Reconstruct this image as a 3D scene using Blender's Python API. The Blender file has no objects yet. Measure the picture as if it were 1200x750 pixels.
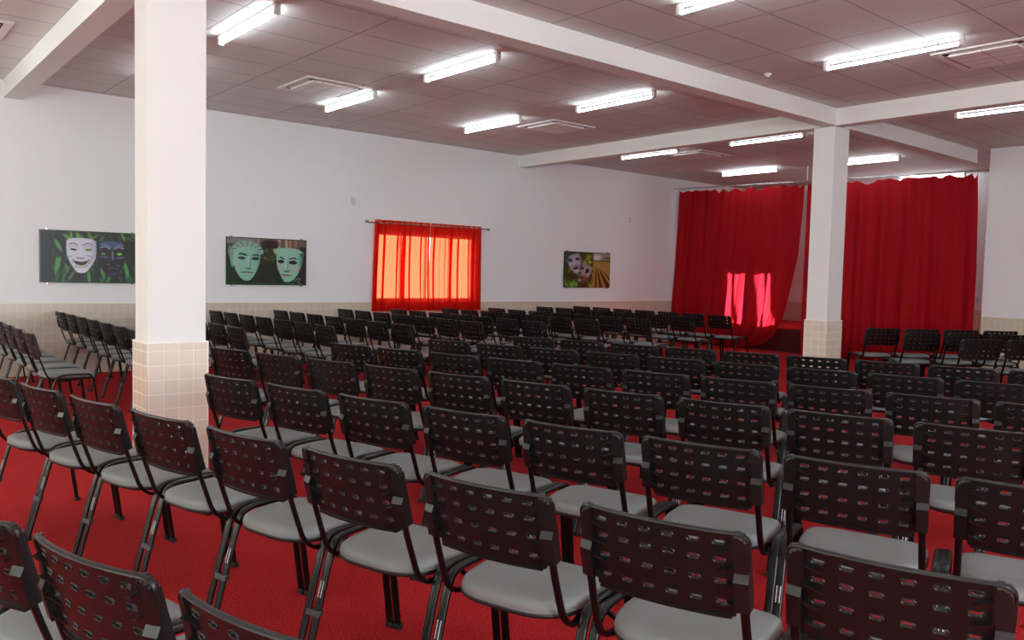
import bpy, math, random
import numpy as np
from mathutils import Vector, Matrix
random.seed(7)
sc = bpy.context.scene
COL = sc.collection
PI = math.pi

# ------------------------------------------------------------------ dimensions of the hall (metres)
D = 11.628      # long wall with the pictures (plane Y = D)
CEIL = 3.635
WAIN = 0.912    # top of the tiled lower wall
BEAM = 3.422    # underside of the beams
XS = 14.40      # plane of the stage curtains
XB = 17.3       # back wall of the stage
XR = -3.6       # wall behind the viewer
YR = -5.2       # wall on the right hand, out of the frame
TILE = 0.0955
STAGE = 0.49
ZT = 0.825
TUBE=30.5; SKY=5.0; SUN=60.0; DAY=24.0; DAY2=140.0; EXPO=0.0
MAIN=[(0, 1, 0.483, 1.521), (0, 2, 0.332, 2.028), (0, 3, 0.182, 2.535), (1, 0, 1.666, 0.983), (1, 1, 1.506, 1.493), (1, 2, 1.354, 2.007), (1, 3, 1.209, 2.528), (1, 4, 1.072, 3.053), (1, 5, 0.943, 3.584), (1, 6, 0.822, 4.12), (1, 7, 0.708, 4.662), (1, 8, 0.602, 5.209), (2, 0, 2.68, 1.012), (2, 1, 2.505, 1.504), (2, 2, 2.337, 2.002), (2, 3, 2.175, 2.505), (2, 4, 2.02, 3.013), (2, 5, 1.87, 3.526), (2, 6, 1.728, 4.045), (2, 7, 1.591, 4.57), (3, 1, 3.585, 1.536), (3, 2, 3.409, 2.038), (3, 3, 3.238, 2.541), (3, 4, 3.071, 3.046), (3, 5, 2.909, 3.551), (3, 6, 2.751, 4.057), (3, 7, 2.597, 4.564), (3, 8, 2.448, 5.072), (3, 9, 2.303, 5.581), (3, 10, 2.163, 6.091), (4, 1, 4.59, 1.565), (4, 2, 4.411, 2.048), (4, 3, 4.237, 2.536), (4, 4, 4.066, 3.027), (4, 5, 3.9, 3.523), (4, 6, 3.739, 4.022), (4, 7, 3.581, 4.525), (4, 8, 3.428, 5.032), (4, 9, 3.279, 5.543), (4, 10, 3.135, 6.058), (5, 2, 5.413, 2.081), (5, 3, 5.245, 2.566), (5, 4, 5.078, 3.053), (5, 5, 4.91, 3.542), (5, 6, 4.743, 4.033), (5, 7, 4.576, 4.525), (5, 8, 4.409, 5.02), (5, 9, 4.242, 5.516), (5, 10, 4.075, 6.015), (6, 2, 6.397, 2.107), (6, 3, 6.221, 2.582), (6, 4, 6.047, 3.06), (6, 5, 5.875, 3.541), (6, 6, 5.706, 4.025), (6, 7, 5.538, 4.511), (6, 8, 5.373, 5.001), (6, 9, 5.21, 5.493), (6, 10, 5.049, 5.988)]
WALLB=[(0, 0, 1.283, 8.249), (0, 1, 1.283, 8.789), (0, 2, 1.283, 9.329), (0, 3, 1.283, 9.869), (0, 4, 1.283, 10.41), (0, 5, 1.283, 10.95), (0, 6, 1.283, 11.49), (1, 0, 2.143, 8.244), (1, 1, 2.143, 8.784), (1, 2, 2.143, 9.324), (1, 3, 2.143, 9.864), (1, 4, 2.143, 10.405), (1, 5, 2.143, 10.945), (1, 6, 2.143, 11.485), (2, 0, 3.113, 8.3), (2, 1, 3.113, 8.84), (2, 2, 3.113, 9.38), (2, 3, 3.113, 9.92), (2, 4, 3.113, 10.46), (2, 5, 3.113, 11.001), (2, 6, 3.113, 11.541), (3, 0, 4.04, 8.183), (3, 1, 4.04, 8.723), (3, 2, 4.04, 9.263), (3, 3, 4.04, 9.803), (3, 4, 4.04, 10.343), (3, 5, 4.04, 10.883), (3, 6, 4.04, 11.424), (4, 0, 4.935, 8.071), (4, 1, 4.935, 8.611), (4, 2, 4.935, 9.151), (4, 3, 4.935, 9.691), (4, 4, 4.935, 10.231), (4, 5, 4.935, 10.772), (4, 6, 4.935, 11.312), (5, 0, 6.054, 8.218), (5, 1, 6.054, 8.758), (5, 2, 6.054, 9.298), (5, 3, 6.054, 9.839), (5, 4, 6.054, 10.379), (5, 5, 6.054, 10.919), (5, 6, 6.054, 11.459), (6, 0, 6.882, 7.998), (6, 1, 6.882, 8.538), (6, 2, 6.882, 9.078), (6, 3, 6.882, 9.618), (6, 4, 6.882, 10.158), (6, 5, 6.882, 10.698), (6, 6, 6.882, 11.239), (7, 0, 7.975, 8.12), (7, 1, 7.975, 8.661), (7, 2, 7.975, 9.201), (7, 3, 7.975, 9.741), (7, 4, 7.975, 10.281), (7, 5, 7.975, 10.821), (7, 6, 7.975, 11.361), (8, 0, 8.854, 7.955), (8, 1, 8.854, 8.495), (8, 2, 8.854, 9.035), (8, 3, 8.854, 9.575), (8, 4, 8.854, 10.115), (8, 5, 8.854, 10.655), (8, 6, 8.854, 11.195), (9, 0, 10.278, 8.278), (9, 1, 10.278, 8.818), (9, 2, 10.278, 9.359), (9, 3, 10.278, 9.899), (9, 4, 10.278, 10.439), (9, 5, 10.278, 10.979), (9, 6, 10.278, 11.519), (10, 0, 11.281, 8.298), (10, 1, 11.281, 8.838), (10, 2, 11.281, 9.378), (10, 3, 11.281, 9.918), (10, 4, 11.281, 10.459), (10, 5, 11.281, 10.999), (10, 6, 11.281, 11.539)]
RIGHTB=[(0, 0, 10.481, 5.17), (0, 1, 10.88, 4.835), (0, 2, 11.278, 4.501), (0, 3, 11.676, 4.166), (1, 0, 10.058, 4.48), (1, 1, 10.456, 4.146), (1, 2, 10.854, 3.812), (2, 0, 9.578, 3.643), (2, 1, 9.976, 3.309)]

# ------------------------------------------------------------------ helpers
def tag(o, label=None, cat=None, group=None, kind=None):
    if label: o['label'] = label
    if cat: o['category'] = cat
    if group: o['group'] = group
    if kind: o['kind'] = kind
    return o

class MB:
    def __init__(s): s.v=[]; s.f=[]; s.m=[]
    def add(s, vs, fs, mi=0):
        b=len(s.v); s.v+= [tuple(map(float,p)) for p in vs]; s.f+=[tuple(i+b for i in f) for f in fs]; s.m+=[mi]*len(fs)
    def box(s, a, b, mi=0):
        x0,y0,z0=a; x1,y1,z1=b
        s.add([(x0,y0,z0),(x1,y0,z0),(x1,y1,z0),(x0,y1,z0),(x0,y0,z1),(x1,y0,z1),(x1,y1,z1),(x0,y1,z1)],
              [(3,2,1,0),(4,5,6,7),(0,1,5,4),(1,2,6,5),(2,3,7,6),(3,0,4,7)], mi)
    def prism(s, poly, t0, t1, fn, mi=0):
        """poly: 2D points; fn(p, t) -> 3D"""
        n=len(poly)
        s.add([fn(p,t0) for p in poly]+[fn(p,t1) for p in poly],
              [tuple(range(n-1,-1,-1)), tuple(range(n,2*n))]+[(i,(i+1)%n,n+(i+1)%n,n+i) for i in range(n)], mi)
    def tube(s, pts, ra, rb=None, n=10, side=(0,1,0), mi=0):
        """oval tube: ra along `side`, rb across"""
        rb = ra if rb is None else rb
        P=[Vector(p) for p in pts]; S0=Vector(side).normalized(); vs=[]
        for i,p in enumerate(P):
            t=(P[min(i+1,len(P)-1)]-P[max(i-1,0)]).normalized()
            S=(S0-t*S0.dot(t)).normalized(); N=t.cross(S)
            for k in range(n):
                a=2*PI*k/n; ca,sa=math.cos(a),math.sin(a)
                # slightly squared oval
                e=0.75; ca=math.copysign(abs(ca)**e,ca); sa=math.copysign(abs(sa)**e,sa)
                vs.append(p+S*ra*ca+N*rb*sa)
        m=len(P); fs=[]
        for i in range(m-1):
            for k in range(n):
                k2=(k+1)%n; fs.append((i*n+k,i*n+k2,(i+1)*n+k2,(i+1)*n+k))
        fs.append(tuple(range(n-1,-1,-1))); fs.append(tuple((m-1)*n+k for k in range(n)))
        s.add(vs,fs,mi)
    def cyl(s, a, b, r, n=16, mi=0):
        side=(0,0,1) if abs((Vector(b)-Vector(a)).normalized().z)<.9 else (1,0,0)
        P=[Vector(a),Vector(b)]; t=(P[1]-P[0]).normalized(); S=(Vector(side)-t*Vector(side).dot(t)).normalized(); N=t.cross(S)
        vs=[p+S*r*math.cos(2*PI*k/n)+N*r*math.sin(2*PI*k/n) for p in P for k in range(n)]
        s.add(vs,[(k,(k+1)%n,n+(k+1)%n,n+k) for k in range(n)]+[tuple(range(n-1,-1,-1)),tuple(range(n,2*n))],mi)
    def build(s, name, mats, parent=None, smooth=False, bevel=0, angle=35):
        me=bpy.data.meshes.new(name); me.from_pydata(s.v,[],s.f)
        if not isinstance(mats,(list,tuple)): mats=[mats]
        for m in mats: me.materials.append(m)
        if len(mats)>1: me.polygons.foreach_set('material_index',s.m)
        me.validate(); me.update()
        bm_fix(me)
        if smooth:
            me.polygons.foreach_set('use_smooth',[True]*len(me.polygons))
            me.set_sharp_from_angle(angle=math.radians(angle))
        o=bpy.data.objects.new(name,me); COL.objects.link(o)
        if parent: o.parent=parent
        if bevel:
            b=o.modifiers.new('Bevel','BEVEL'); b.width=bevel; b.segments=2; b.limit_method='ANGLE'
        return o

import bmesh
def bm_fix(me):
    bm=bmesh.new(); bm.from_mesh(me); bmesh.ops.recalc_face_normals(bm,faces=bm.faces[:]); bm.to_mesh(me); bm.free()

def empty(name, loc, rz=0):
    o=bpy.data.objects.new(name,None); COL.objects.link(o); o.location=loc; o.rotation_euler=(0,0,rz); o.empty_display_size=.1
    return o
def copy_tree(o, parent=None, skip=()):
    c=o.copy(); COL.objects.link(c)
    if parent: c.parent=parent
    for ch in o.children:
        if ch.name.split('.')[0] in skip: continue
        copy_tree(ch,c,skip)
    return c

def lin(c):
    return tuple((x/12.92 if x<=.04045 else ((x+.055)/1.055)**2.4) for x in c)
def rgb(r,g,b): return lin((r/255,g/255,b/255))+(1,)

# ------------------------------------------------------------------ materials
def newmat(name):
    m=bpy.data.materials.new(name); m.use_nodes=True; nt=m.node_tree
    return m,nt,nt.nodes['Principled BSDF'],nt.nodes['Material Output']
def plain(name,col,rough=.5,metal=0,bump=0,bscale=200,spec=.5,coat=0,vary=0):
    m,nt,b,out=newmat(name); b.inputs['Base Color'].default_value=col; b.inputs['Roughness'].default_value=rough
    b.inputs['Metallic'].default_value=metal; b.inputs['Specular IOR Level'].default_value=spec; b.inputs['Coat Weight'].default_value=coat
    tc=nt.nodes.new('ShaderNodeTexCoord')
    if bump or vary:
        nz=nt.nodes.new('ShaderNodeTexNoise'); nz.inputs['Scale'].default_value=bscale; nz.inputs['Detail'].default_value=4
        nt.links.new(tc.outputs['Object'],nz.inputs['Vector'])
        if bump:
            bp=nt.nodes.new('ShaderNodeBump'); bp.inputs['Strength'].default_value=bump; bp.inputs['Distance'].default_value=.002
            nt.links.new(nz.outputs['Fac'],bp.inputs['Height']); nt.links.new(bp.outputs['Normal'],b.inputs['Normal'])
        if vary:
            mx=nt.nodes.new('ShaderNodeMix'); mx.data_type='RGBA'
            mx.inputs['A'].default_value=tuple(x*(1-vary) for x in col[:3])+(1,); mx.inputs['B'].default_value=tuple(min(1,x*(1+vary)) for x in col[:3])+(1,)
            nt.links.new(nz.outputs['Fac'],mx.inputs['Factor']); nt.links.new(mx.outputs['Result'],b.inputs['Base Color'])
    return m

def gridmat(name, base, line, axes, offs, sizes, lw, rough, rough_line=.6, vary=.04, bump=.4, spec=.5):
    """procedural grid: tiles with joints; axes e.g. (0,2); world == object coordinates for the shell"""
    m,nt,b,out=newmat(name); N=nt.nodes; L=nt.links
    tc=N.new('ShaderNodeTexCoord'); sp=N.new('ShaderNodeSeparateXYZ'); L.new(tc.outputs['Object'],sp.inputs[0])
    def mth(op,a,bv=None,clamp=False):
        n=N.new('ShaderNodeMath'); n.operation=op; n.use_clamp=clamp
        for i,x in enumerate((a,bv)):
            if x is None: continue
            if isinstance(x,(int,float)): n.inputs[i].default_value=x
            else: L.new(x,n.inputs[i])
        return n.outputs[0]
    masks=[]; cells=[]
    for ax,of,sz in zip(axes,offs,sizes):
        u=mth('DIVIDE',mth('SUBTRACT',sp.outputs[ax],of),sz); fr=mth('FRACT',u); cells.append(mth('FLOOR',u))
        d=mth('MULTIPLY',mth('MINIMUM',fr,mth('SUBTRACT',1.0,fr)),sz)
        masks.append(mth('LESS_THAN',d,lw/2))
    mask=mth('MAXIMUM',masks[0],masks[1])
    cb=N.new('ShaderNodeCombineXYZ'); L.new(cells[0],cb.inputs[0]); L.new(cells[1],cb.inputs[1])
    wn=N.new('ShaderNodeTexWhiteNoise'); L.new(cb.outputs[0],wn.inputs['Vector'])
    nz=N.new('ShaderNodeTexNoise'); nz.inputs['Scale'].default_value=3; L.new(tc.outputs['Object'],nz.inputs['Vector'])
    hs=N.new('ShaderNodeHueSaturation'); hs.inputs['Color'].default_value=base
    v=mth('ADD',mth('MULTIPLY',mth('SUBTRACT',wn.outputs['Value'],.5),vary*2),1.0)
    v=mth('ADD',v,mth('MULTIPLY',mth('SUBTRACT',nz.outputs['Fac'],.5),vary*2))
    L.new(v,hs.inputs['Value'])
    mx=N.new('ShaderNodeMix'); mx.data_type='RGBA'; L.new(mask,mx.inputs['Factor']); L.new(hs.outputs['Color'],mx.inputs['A']); mx.inputs['B'].default_value=line
    L.new(mx.outputs['Result'],b.inputs['Base Color'])
    L.new(mth('ADD',mth('MULTIPLY',mask,rough_line-rough),rough),b.inputs['Roughness'])
    b.inputs['Specular IOR Level'].default_value=spec
    if bump:
        bp=N.new('ShaderNodeBump'); bp.inputs['Strength'].default_value=bump; bp.inputs['Distance'].default_value=.002; bp.invert=True
        L.new(mask,bp.inputs['Height']); L.new(bp.outputs['Normal'],b.inputs['Normal'])
    return m

M={}
M['paint']=plain('white_wall_paint',rgb(233,234,236),.55,bump=.08,bscale=60,vary=.015)
M['beam']=plain('white_beam_paint',rgb(228,229,226),.6,bump=.08,bscale=50,vary=.015)
tb=rgb(203,193,175); gl=rgb(214,206,190)
M['tile_xz']=gridmat('beige_tile_xz',tb,gl,(0,2),(0.30,WAIN),(TILE,TILE),.006,.22)
M['tile_yz']=gridmat('beige_tile_yz',tb,gl,(1,2),(0.11,WAIN),(TILE,TILE),.006,.22)
cb_=rgb(222,211,195); cgl=rgb(250,248,240)
cgl=rgb(244,240,230)
M['col_xz']=gridmat('column_tile_xz',cb_,cgl,(0,2),(0.0,0.0),(TILE,TILE),.004,.22)
M['col_yz']=gridmat('column_tile_yz',cb_,cgl,(1,2),(0.0,0.0),(TILE,TILE),.004,.22)
M['grout']=plain('white_grout_cap',rgb(240,238,230),.5)
M['ceiling']=gridmat('suspended_ceiling',rgb(214,212,210),rgb(168,162,160),(0,1),(1.622,8.02-.587*8),(1.09,.587),.018,.7,vary=.02,bump=.25,spec=.2)
M['plastic']=plain('black_moulded_plastic',rgb(15,14,16),.36,bump=.06,bscale=900,spec=.4)
M['vinyl']=plain('grey_seat_vinyl',rgb(114,119,118),.55,bump=.12,bscale=500,vary=.02)
M['shell']=plain('dark_seat_shell',rgb(26,27,29),.5)
M['metal']=plain('black_enamel_tube',rgb(8,8,9),.30,spec=.32)
M['rubber']=plain('black_glide',rgb(12,12,13),.6)
M['clip']=plain('smoky_plastic_clip',rgb(52,56,58),.3)
M['sticker']=plain('silver_paper_sticker',rgb(205,205,208),.4)
M['ink']=plain('sticker_ink',rgb(70,72,90),.5)
M['chrome']=plain('brushed_steel',rgb(190,190,192),.25,metal=1)
M['housing']=plain('white_enamel_housing',rgb(225,228,226),.35)
M['socket']=plain('white_lamp_socket',rgb(215,216,210),.4)
M['acbody']=plain('white_ac_plastic',rgb(228,227,224),.45)
M['acgrille']=gridmat('ac_intake_grille',rgb(236,236,234),rgb(130,128,124),(0,1),(0,0),(.165,.9),.008,.5,vary=0,bump=.2)
M['dark']=plain('dark_slot',rgb(24,24,26),.6)
M['frame']=plain('white_window_frame',rgb(228,228,226),.4)
M['outlet']=plain('grey_white_outlet',rgb(205,207,210),.4)
M['edge']=plain('green_acrylic_edge',rgb(48,78,56),.2)
M['stagewall']=M['paint']
M['stagefloor']=plain('red_stage_carpet',rgb(196,40,42),.9,bump=.5,bscale=400,vary=.08,spec=.1)
M['riser']=plain('shade_toned_riser',rgb(70,10,16),.8,bump=.3,bscale=300)  # shadow on the riser is put into its dark maroon colour

def carpet():
    m,nt,b,out=newmat('red_carpet'); N=nt.nodes; L=nt.links
    tc=N.new('ShaderNodeTexCoord')
    n1=N.new('ShaderNodeTexNoise'); n1.inputs['Scale'].default_value=120; n1.inputs['Detail'].default_value=3
    n2=N.new('ShaderNodeTexNoise'); n2.inputs['Scale'].default_value=1.6; n2.inputs['Detail'].default_value=6
    for n in (n1,n2): L.new(tc.outputs['Object'],n.inputs['Vector'])
    r=N.new('ShaderNodeValToRGB'); r.color_ramp.elements[0].position=.3; r.color_ramp.elements[1].position=.72
    r.color_ramp.elements[0].color=rgb(124,18,22); r.color_ramp.elements[1].color=rgb(206,48,50)
    L.new(n1.outputs['Fac'],r.inputs['Fac'])
    hs=N.new('ShaderNodeHueSaturation'); L.new(r.outputs['Color'],hs.inputs['Color'])
    mr=N.new('ShaderNodeMapRange'); mr.inputs['From Min'].default_value=.3; mr.inputs['From Max'].default_value=.7; mr.inputs['To Min'].default_value=.86; mr.inputs['To Max'].default_value=1.1
    L.new(n2.outputs['Fac'],mr.inputs['Value']); L.new(mr.outputs['Result'],hs.inputs['Value'])
    L.new(hs.outputs['Color'],b.inputs['Base Color']); b.inputs['Roughness'].default_value=.95; b.inputs['Specular IOR Level'].default_value=.1
    bp=N.new('ShaderNodeBump'); bp.inputs['Strength'].default_value=.6; bp.inputs['Distance'].default_value=.004
    L.new(n1.outputs['Fac'],bp.inputs['Height']); L.new(bp.outputs['Normal'],b.inputs['Normal'])
    return m
M['carpet']=carpet()

def cloth(name,col,tcol,transl,transp,pcol=None):
    m,nt,b,out=newmat(name); N=nt.nodes; L=nt.links
    b.inputs['Base Color'].default_value=col; b.inputs['Roughness'].default_value=.75; b.inputs['Specular IOR Level'].default_value=.15
    b.inputs['Sheen Weight'].default_value=.0
    tr=N.new('ShaderNodeBsdfTranslucent'); tr.inputs['Color'].default_value=tcol
    mx=N.new('ShaderNodeMixShader'); mx.inputs[0].default_value=transl
    L.new(b.outputs[0],mx.inputs[1]); L.new(tr.outputs[0],mx.inputs[2])
    last=mx
    if transp:
        tp=N.new('ShaderNodeBsdfTransparent'); tp.inputs['Color'].default_value=pcol or tcol
        m2=N.new('ShaderNodeMixShader'); m2.inputs[0].default_value=transp
        L.new(mx.outputs[0],m2.inputs[1]); L.new(tp.outputs[0],m2.inputs[2]); last=m2
    tc=N.new('ShaderNodeTexCoord'); nz=N.new('ShaderNodeTexNoise'); nz.inputs['Scale'].default_value=300
    L.new(tc.outputs['Object'],nz.inputs['Vector']); bp=N.new('ShaderNodeBump'); bp.inputs['Strength'].default_value=.15; bp.inputs['Distance'].default_value=.001
    L.new(nz.outputs['Fac'],bp.inputs['Height']); L.new(bp.outputs['Normal'],b.inputs['Normal'])
    L.new(last.outputs[0],out.inputs['Surface'])
    return m
M['velvet']=cloth('heavy_red_curtain',rgb(146,3,12),rgb(255,50,76),.20,0)
M['sheer']=cloth('thin_red_curtain',rgb(176,3,12),rgb(255,34,30),.30,.44,rgb(255,132,84))

def glass():
    m,nt,b,out=newmat('window_glass'); N=nt.nodes; L=nt.links
    tp=N.new('ShaderNodeBsdfTransparent'); g=N.new('ShaderNodeBsdfGlossy'); g.inputs['Roughness'].default_value=.02
    mx=N.new('ShaderNodeMixShader'); mx.inputs[0].default_value=.08
    L.new(tp.outputs[0],mx.inputs[1]); L.new(g.outputs[0],mx.inputs[2]); L.new(mx.outputs[0],out.inputs['Surface']); return m
M['glass']=glass()
TUBE_W=TUBE
def emis(name,col,st):
    m,nt,b,out=newmat(name); e=nt.nodes.new('ShaderNodeEmission'); e.inputs['Color'].default_value=col; e.inputs['Strength'].default_value=st
    nt.links.new(e.outputs[0],out.inputs['Surface']); return m
M['tube']=emis('fluorescent_tube_glow',(.86,.95,1,1),TUBE_W)

# ------------------------------------------------------------------ the shell
def struct(name, mb, mats, **k):
    return tag(mb.build(name,mats,**k),kind='structure')

m=MB(); m.box((XR-.2,YR-.2,-.12),(XB+.2,D+.2,0)); struct('floor',m,M['carpet'])
m=MB(); m.box((XR-.2,YR-.2,CEIL),(XB+.2,D+.2,CEIL+.15)); struct('ceiling',m,M['ceiling'])

def wall_with_holes(name, axis, pos, thick, u0, u1, z0, z1, holes, mat):
    """axis 'x': the wall runs along X at Y=pos..pos+thick; 'y': runs along Y at X=pos..pos+thick"""
    us=sorted({u0,u1}|{h[0] for h in holes}|{h[1] for h in holes}); zs=sorted({z0,z1}|{h[2] for h in holes}|{h[3] for h in holes})
    m=MB()
    for i in range(len(us)-1):
        for j in range(len(zs)-1):
            cu,cz=(us[i]+us[i+1])/2,(zs[j]+zs[j+1])/2
            if any(h[0]<cu<h[1] and h[2]<cz<h[3] for h in holes): continue
            a,b=(us[i],zs[j]),(us[i+1],zs[j+1])
            if axis=='x': m.box((a[0],pos,a[1]),(b[0],pos+thick,b[1]))
            else: m.box((pos,a[0],a[1]),(pos+thick,b[0],b[1]))
    return struct(name,m,mat)
WX0,WX1,WZ0,WZ1=6.84,8.86,.93,2.07
wall_with_holes('wall_left','x',D,.2,XR-.2,XB+.2,0,CEIL,[(WX0,WX1,WZ0,WZ1)],M['paint'])
BW=[(-1.6,.2,1.0,2.5),(1.4,3.4,1.0,2.5),(5.2,7.6,1.0,2.6),(8.6,10.8,1.0,2.6)]
wall_with_holes('wall_back','y',XR-.2,.2,YR-.2,D+.2,0,CEIL,BW,M['paint'])
RW=[(-1.2,1.4,.9,2.6),(2.2,4.8,.9,2.6)]
wall_with_holes('wall_right','x',YR-.2,.2,XR-.2,XB+.2,0,CEIL,RW,M['paint'])
SW=[(7.48,7.96,1.95,3.12),(8.16,8.68,1.95,3.12)]
wall_with_holes('wall_stage','y',XB,.2,YR-.2,D+.2,0,CEIL,SW,M['paint'])
wall_with_holes('wall_front','y',XS,.16,YR,5.19,0,CEIL,[],M['paint'])

TR=[0]
def trim(mb,mats,**k):
    TR[0]+=1; return struct('trim_%d'%TR[0],mb,mats,**k)
# tiled lower walls, 8 mm proud of the plaster, with a white cap joint
def wain_x(x0,x1,y,t): 
    m=MB(); m.box((x0,y-t,0),(x1,y,WAIN),0); m.box((x0,y-t-.002,WAIN),(x1,y,WAIN+.008),1); trim(m,[M['tile_xz'],M['grout']])
def wain_y(y0,y1,x,t,z0=0,z1=WAIN):
    m=MB(); m.box((x-t,y0,z0),(x,y1,z1),0); m.box((x-t-.002,y0,z1),(x,y1,z1+.008),1); trim(m,[M['tile_yz'],M['grout']])
wain_x(XR,XB,D,.008)
wain_y(YR,5.19,XS,.008)
m=MB(); m.box((XB-.008,YR,STAGE),(XB,D,.93),0); m.box((XB-.01,YR,.93),(XB,D,.938),1); trim(m,[M['tile_yz'],M['grout']])
# beams
m=MB(); m.box((XR,5.381,BEAM),(XS,5.58,CEIL)); trim(m,M['beam'])
m=MB(); m.box((1.617,YR,BEAM),(1.82,D,CEIL)); trim(m,M['beam'])
m=MB(); m.box((9.854,YR,BEAM),(10.05,D,CEIL)); trim(m,M['beam'])

# stage platform behind the curtains
st=empty('stage_platform',(XS+.17,5.2,0)); tag(st,'low stage platform with red carpet top behind the curtains','stage')
m=MB(); m.box((.03,-10.35,0),(XB-XS-.17-.015,D-5.2-.01,STAGE-.03)); m.build('platform_base',M['riser'],st)
m=MB(); m.box((0,-10.35,STAGE-.03),(XB-XS-.17-.015,D-5.2-.01,STAGE)); m.build('stage_top',M['stagefloor'],st)

# columns
def column(x0,y0,wx,wy,label):
    e=empty('column',(x0,y0,0)); tag(e,label,'column')
    m=MB(); m.box((0,0,WAIN),(wx,wy,BEAM)); m.build('shaft',M['beam'],e,bevel=.006)
    t=.014; m=MB(); x1,y1=wx+t,wy+t
    V=[(-t,-t,0),(x1,-t,0),(x1,y1,0),(-t,y1,0),(-t,-t,WAIN-.004),(x1,-t,WAIN-.004),(x1,y1,WAIN-.004),(-t,y1,WAIN-.004)]
    m.add(V,[(0,1,5,4),(2,3,7,6)],0); m.add(V,[(1,2,6,5),(3,0,4,7)],1); m.add(V,[(4,5,6,7),(3,2,1,0)],2)
    tb=m.build('tile_base',[M['col_xz'],M['col_yz'],M['grout']],e)
    tb.location=(0,0,0)
    m=MB(); m.box((-t-.002,-t-.002,WAIN-.004),(x1+.002,y1+.002,WAIN+.006)); m.build('cap_joint',M['grout'],e,bevel=.003)
column(1.562,5.545,.375,.29,'near white column with beige tiled base, between the two seating blocks')
column(9.875,5.403,.368,.293,'far white column with beige tiled base standing before the stage curtains')

# window in the long wall
def window_x(n,x0,x1,z0,z1,y):
    w=MB(); t=.045
    w.box((x0,y,z0),(x1,y+.07,z0+t)); w.box((x0,y,z1-t),(x1,y+.07,z1)); 
    w.box((x0,y,z0+t),(x0+t,y+.07,z1-t)); w.box((x1-t,y,z0+t),(x1,y+.07,z1-t))
    for k in (1,2,3):
        xm=x0+(x1-x0)*k/4; w.box((xm-.011,y+.01,z0+t),(xm+.011,y+.06,z1-t))
    o=struct('window_%d'%n,w,M['frame'])
    g=MB(); g.box((x0+t,y+.03,z0+t),(x1-t,y+.036,z1-t)); g.build('window_glass',M['glass'],o)
def window_y(n,y0,y1,z0,z1,x):
    w=MB(); t=.045
    w.box((x,y0,z0),(x+.07,y1,z0+t)); w.box((x,y0,z1-t),(x+.07,y1,z1)); 
    w.box((x,y0,z0+t),(x+.07,y0+t,z1-t)); w.box((x,y1-t,z0+t),(x+.07,y1,z1-t))
    w.box((x+.01,(y0+y1)/2-.025,z0+t),(x+.06,(y0+y1)/2+.025,z1-t))
    o=struct('window_%d'%n,w,M['frame'])
    g=MB(); g.box((x+.03,y0+t,z0+t),(x+.036,y1-t,z1-t)); g.build('window_glass',M['glass'],o)
window_x(1,WX0,WX1,WZ0,WZ1,D+.06)
for i,h in enumerate(BW): window_y(2+i,h[0],h[1],h[2],h[3],XR-.14)
for i,h in enumerate(RW): window_x(8+i,h[0],h[1],h[2],h[3],YR-.14)
for i,h in enumerate(SW): window_y(6+i,h[0],h[1],h[2],h[3],XB+.06)

# ------------------------------------------------------------------ fluorescent lights
def light_proto():
    e=empty('fluorescent_light',(0,0,0)); L=1.28
    m=MB(); m.prism([(-.026,0),(-.024,-.018),(-.012,-.028),(.012,-.028),(.024,-.018),(.026,0)],-L/2,L/2,lambda p,t:(p[0],t,p[1]))
    m.build('housing',M['housing'],e)
    for s in (-1,1):
        m=MB(); m.box((-.026,s*L/2-.020,-.094),(.026,s*L/2+.020,-.003)); m.build('end_cap',M['socket'],e,bevel=.006)
    if 1:
        m=MB(); m.cyl((0,-L/2+.02,-.073),(0,L/2-.02,-.073),.015,16); m.build('tube',M['tube'],e,smooth=True)
    return e
LP=light_proto()
LIGHTS=[
 (2.88,7.22,'fluorescent light nearest the near white column, upper left'),
 (5.12,7.05,'fluorescent light in the middle of the left bay, right of the first air unit'),
 (5.13,9.46,'fluorescent light touching the corner of the leftmost square air unit'),
 (7.40,9.37,'fluorescent light left of the second square air unit, near the long wall'),
 (7.47,7.02,'fluorescent light above the second air unit, close to the far cross beam'),
 (5.28,3.63,'fluorescent light cut off by the top edge, in the tiled right bay'),
 (7.70,3.70,'long bright fluorescent light beside the slatted right-hand air unit'),
 (10.98,7.13,'fluorescent light beyond the cross beam, just left of the far column'),
 (10.98,9.45,'fluorescent light beside the small far air unit near the long wall'),
 (14.1,9.50,'farthest fluorescent light, just above the left stage curtain'),
 (11.02,3.75,'fluorescent light at the right edge, beyond the cross beam'),
 (14.1,7.15,'fluorescent light right of the far column, above the right stage curtain'),
 (17.0,7.2,'fluorescent light over the stage, peeping above the right curtain'),
]
OFF=[(15.6,2.5),(15.6,4.2),(2.88,9.45),(.65,7.1),(.65,9.45),(-1.6,7.1),(-1.6,9.45),(.65,3.7),(2.9,3.7),(-1.6,3.7),(.65,1.2),(2.9,1.2),(5.2,1.2),(7.6,1.2),(11.,1.2),(.65,-1.4),(5.2,-1.4),(-1.6,-1.4),(2.9,-3.8)]  # leading pair: unseen lamps added to brighten the stage; the rest continue the grid
first=True
def put_light(x,y,label):
    global first
    o=LP if first else copy_tree(LP); first=False
    o.location=(x,y,CEIL-.001); tag(o,label,'ceiling light','fluorescent ceiling lights')
for a in LIGHTS: put_light(*a)
for x,y in OFF: put_light(x,y,'unseen fluorescent ceiling light outside the frame')

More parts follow.
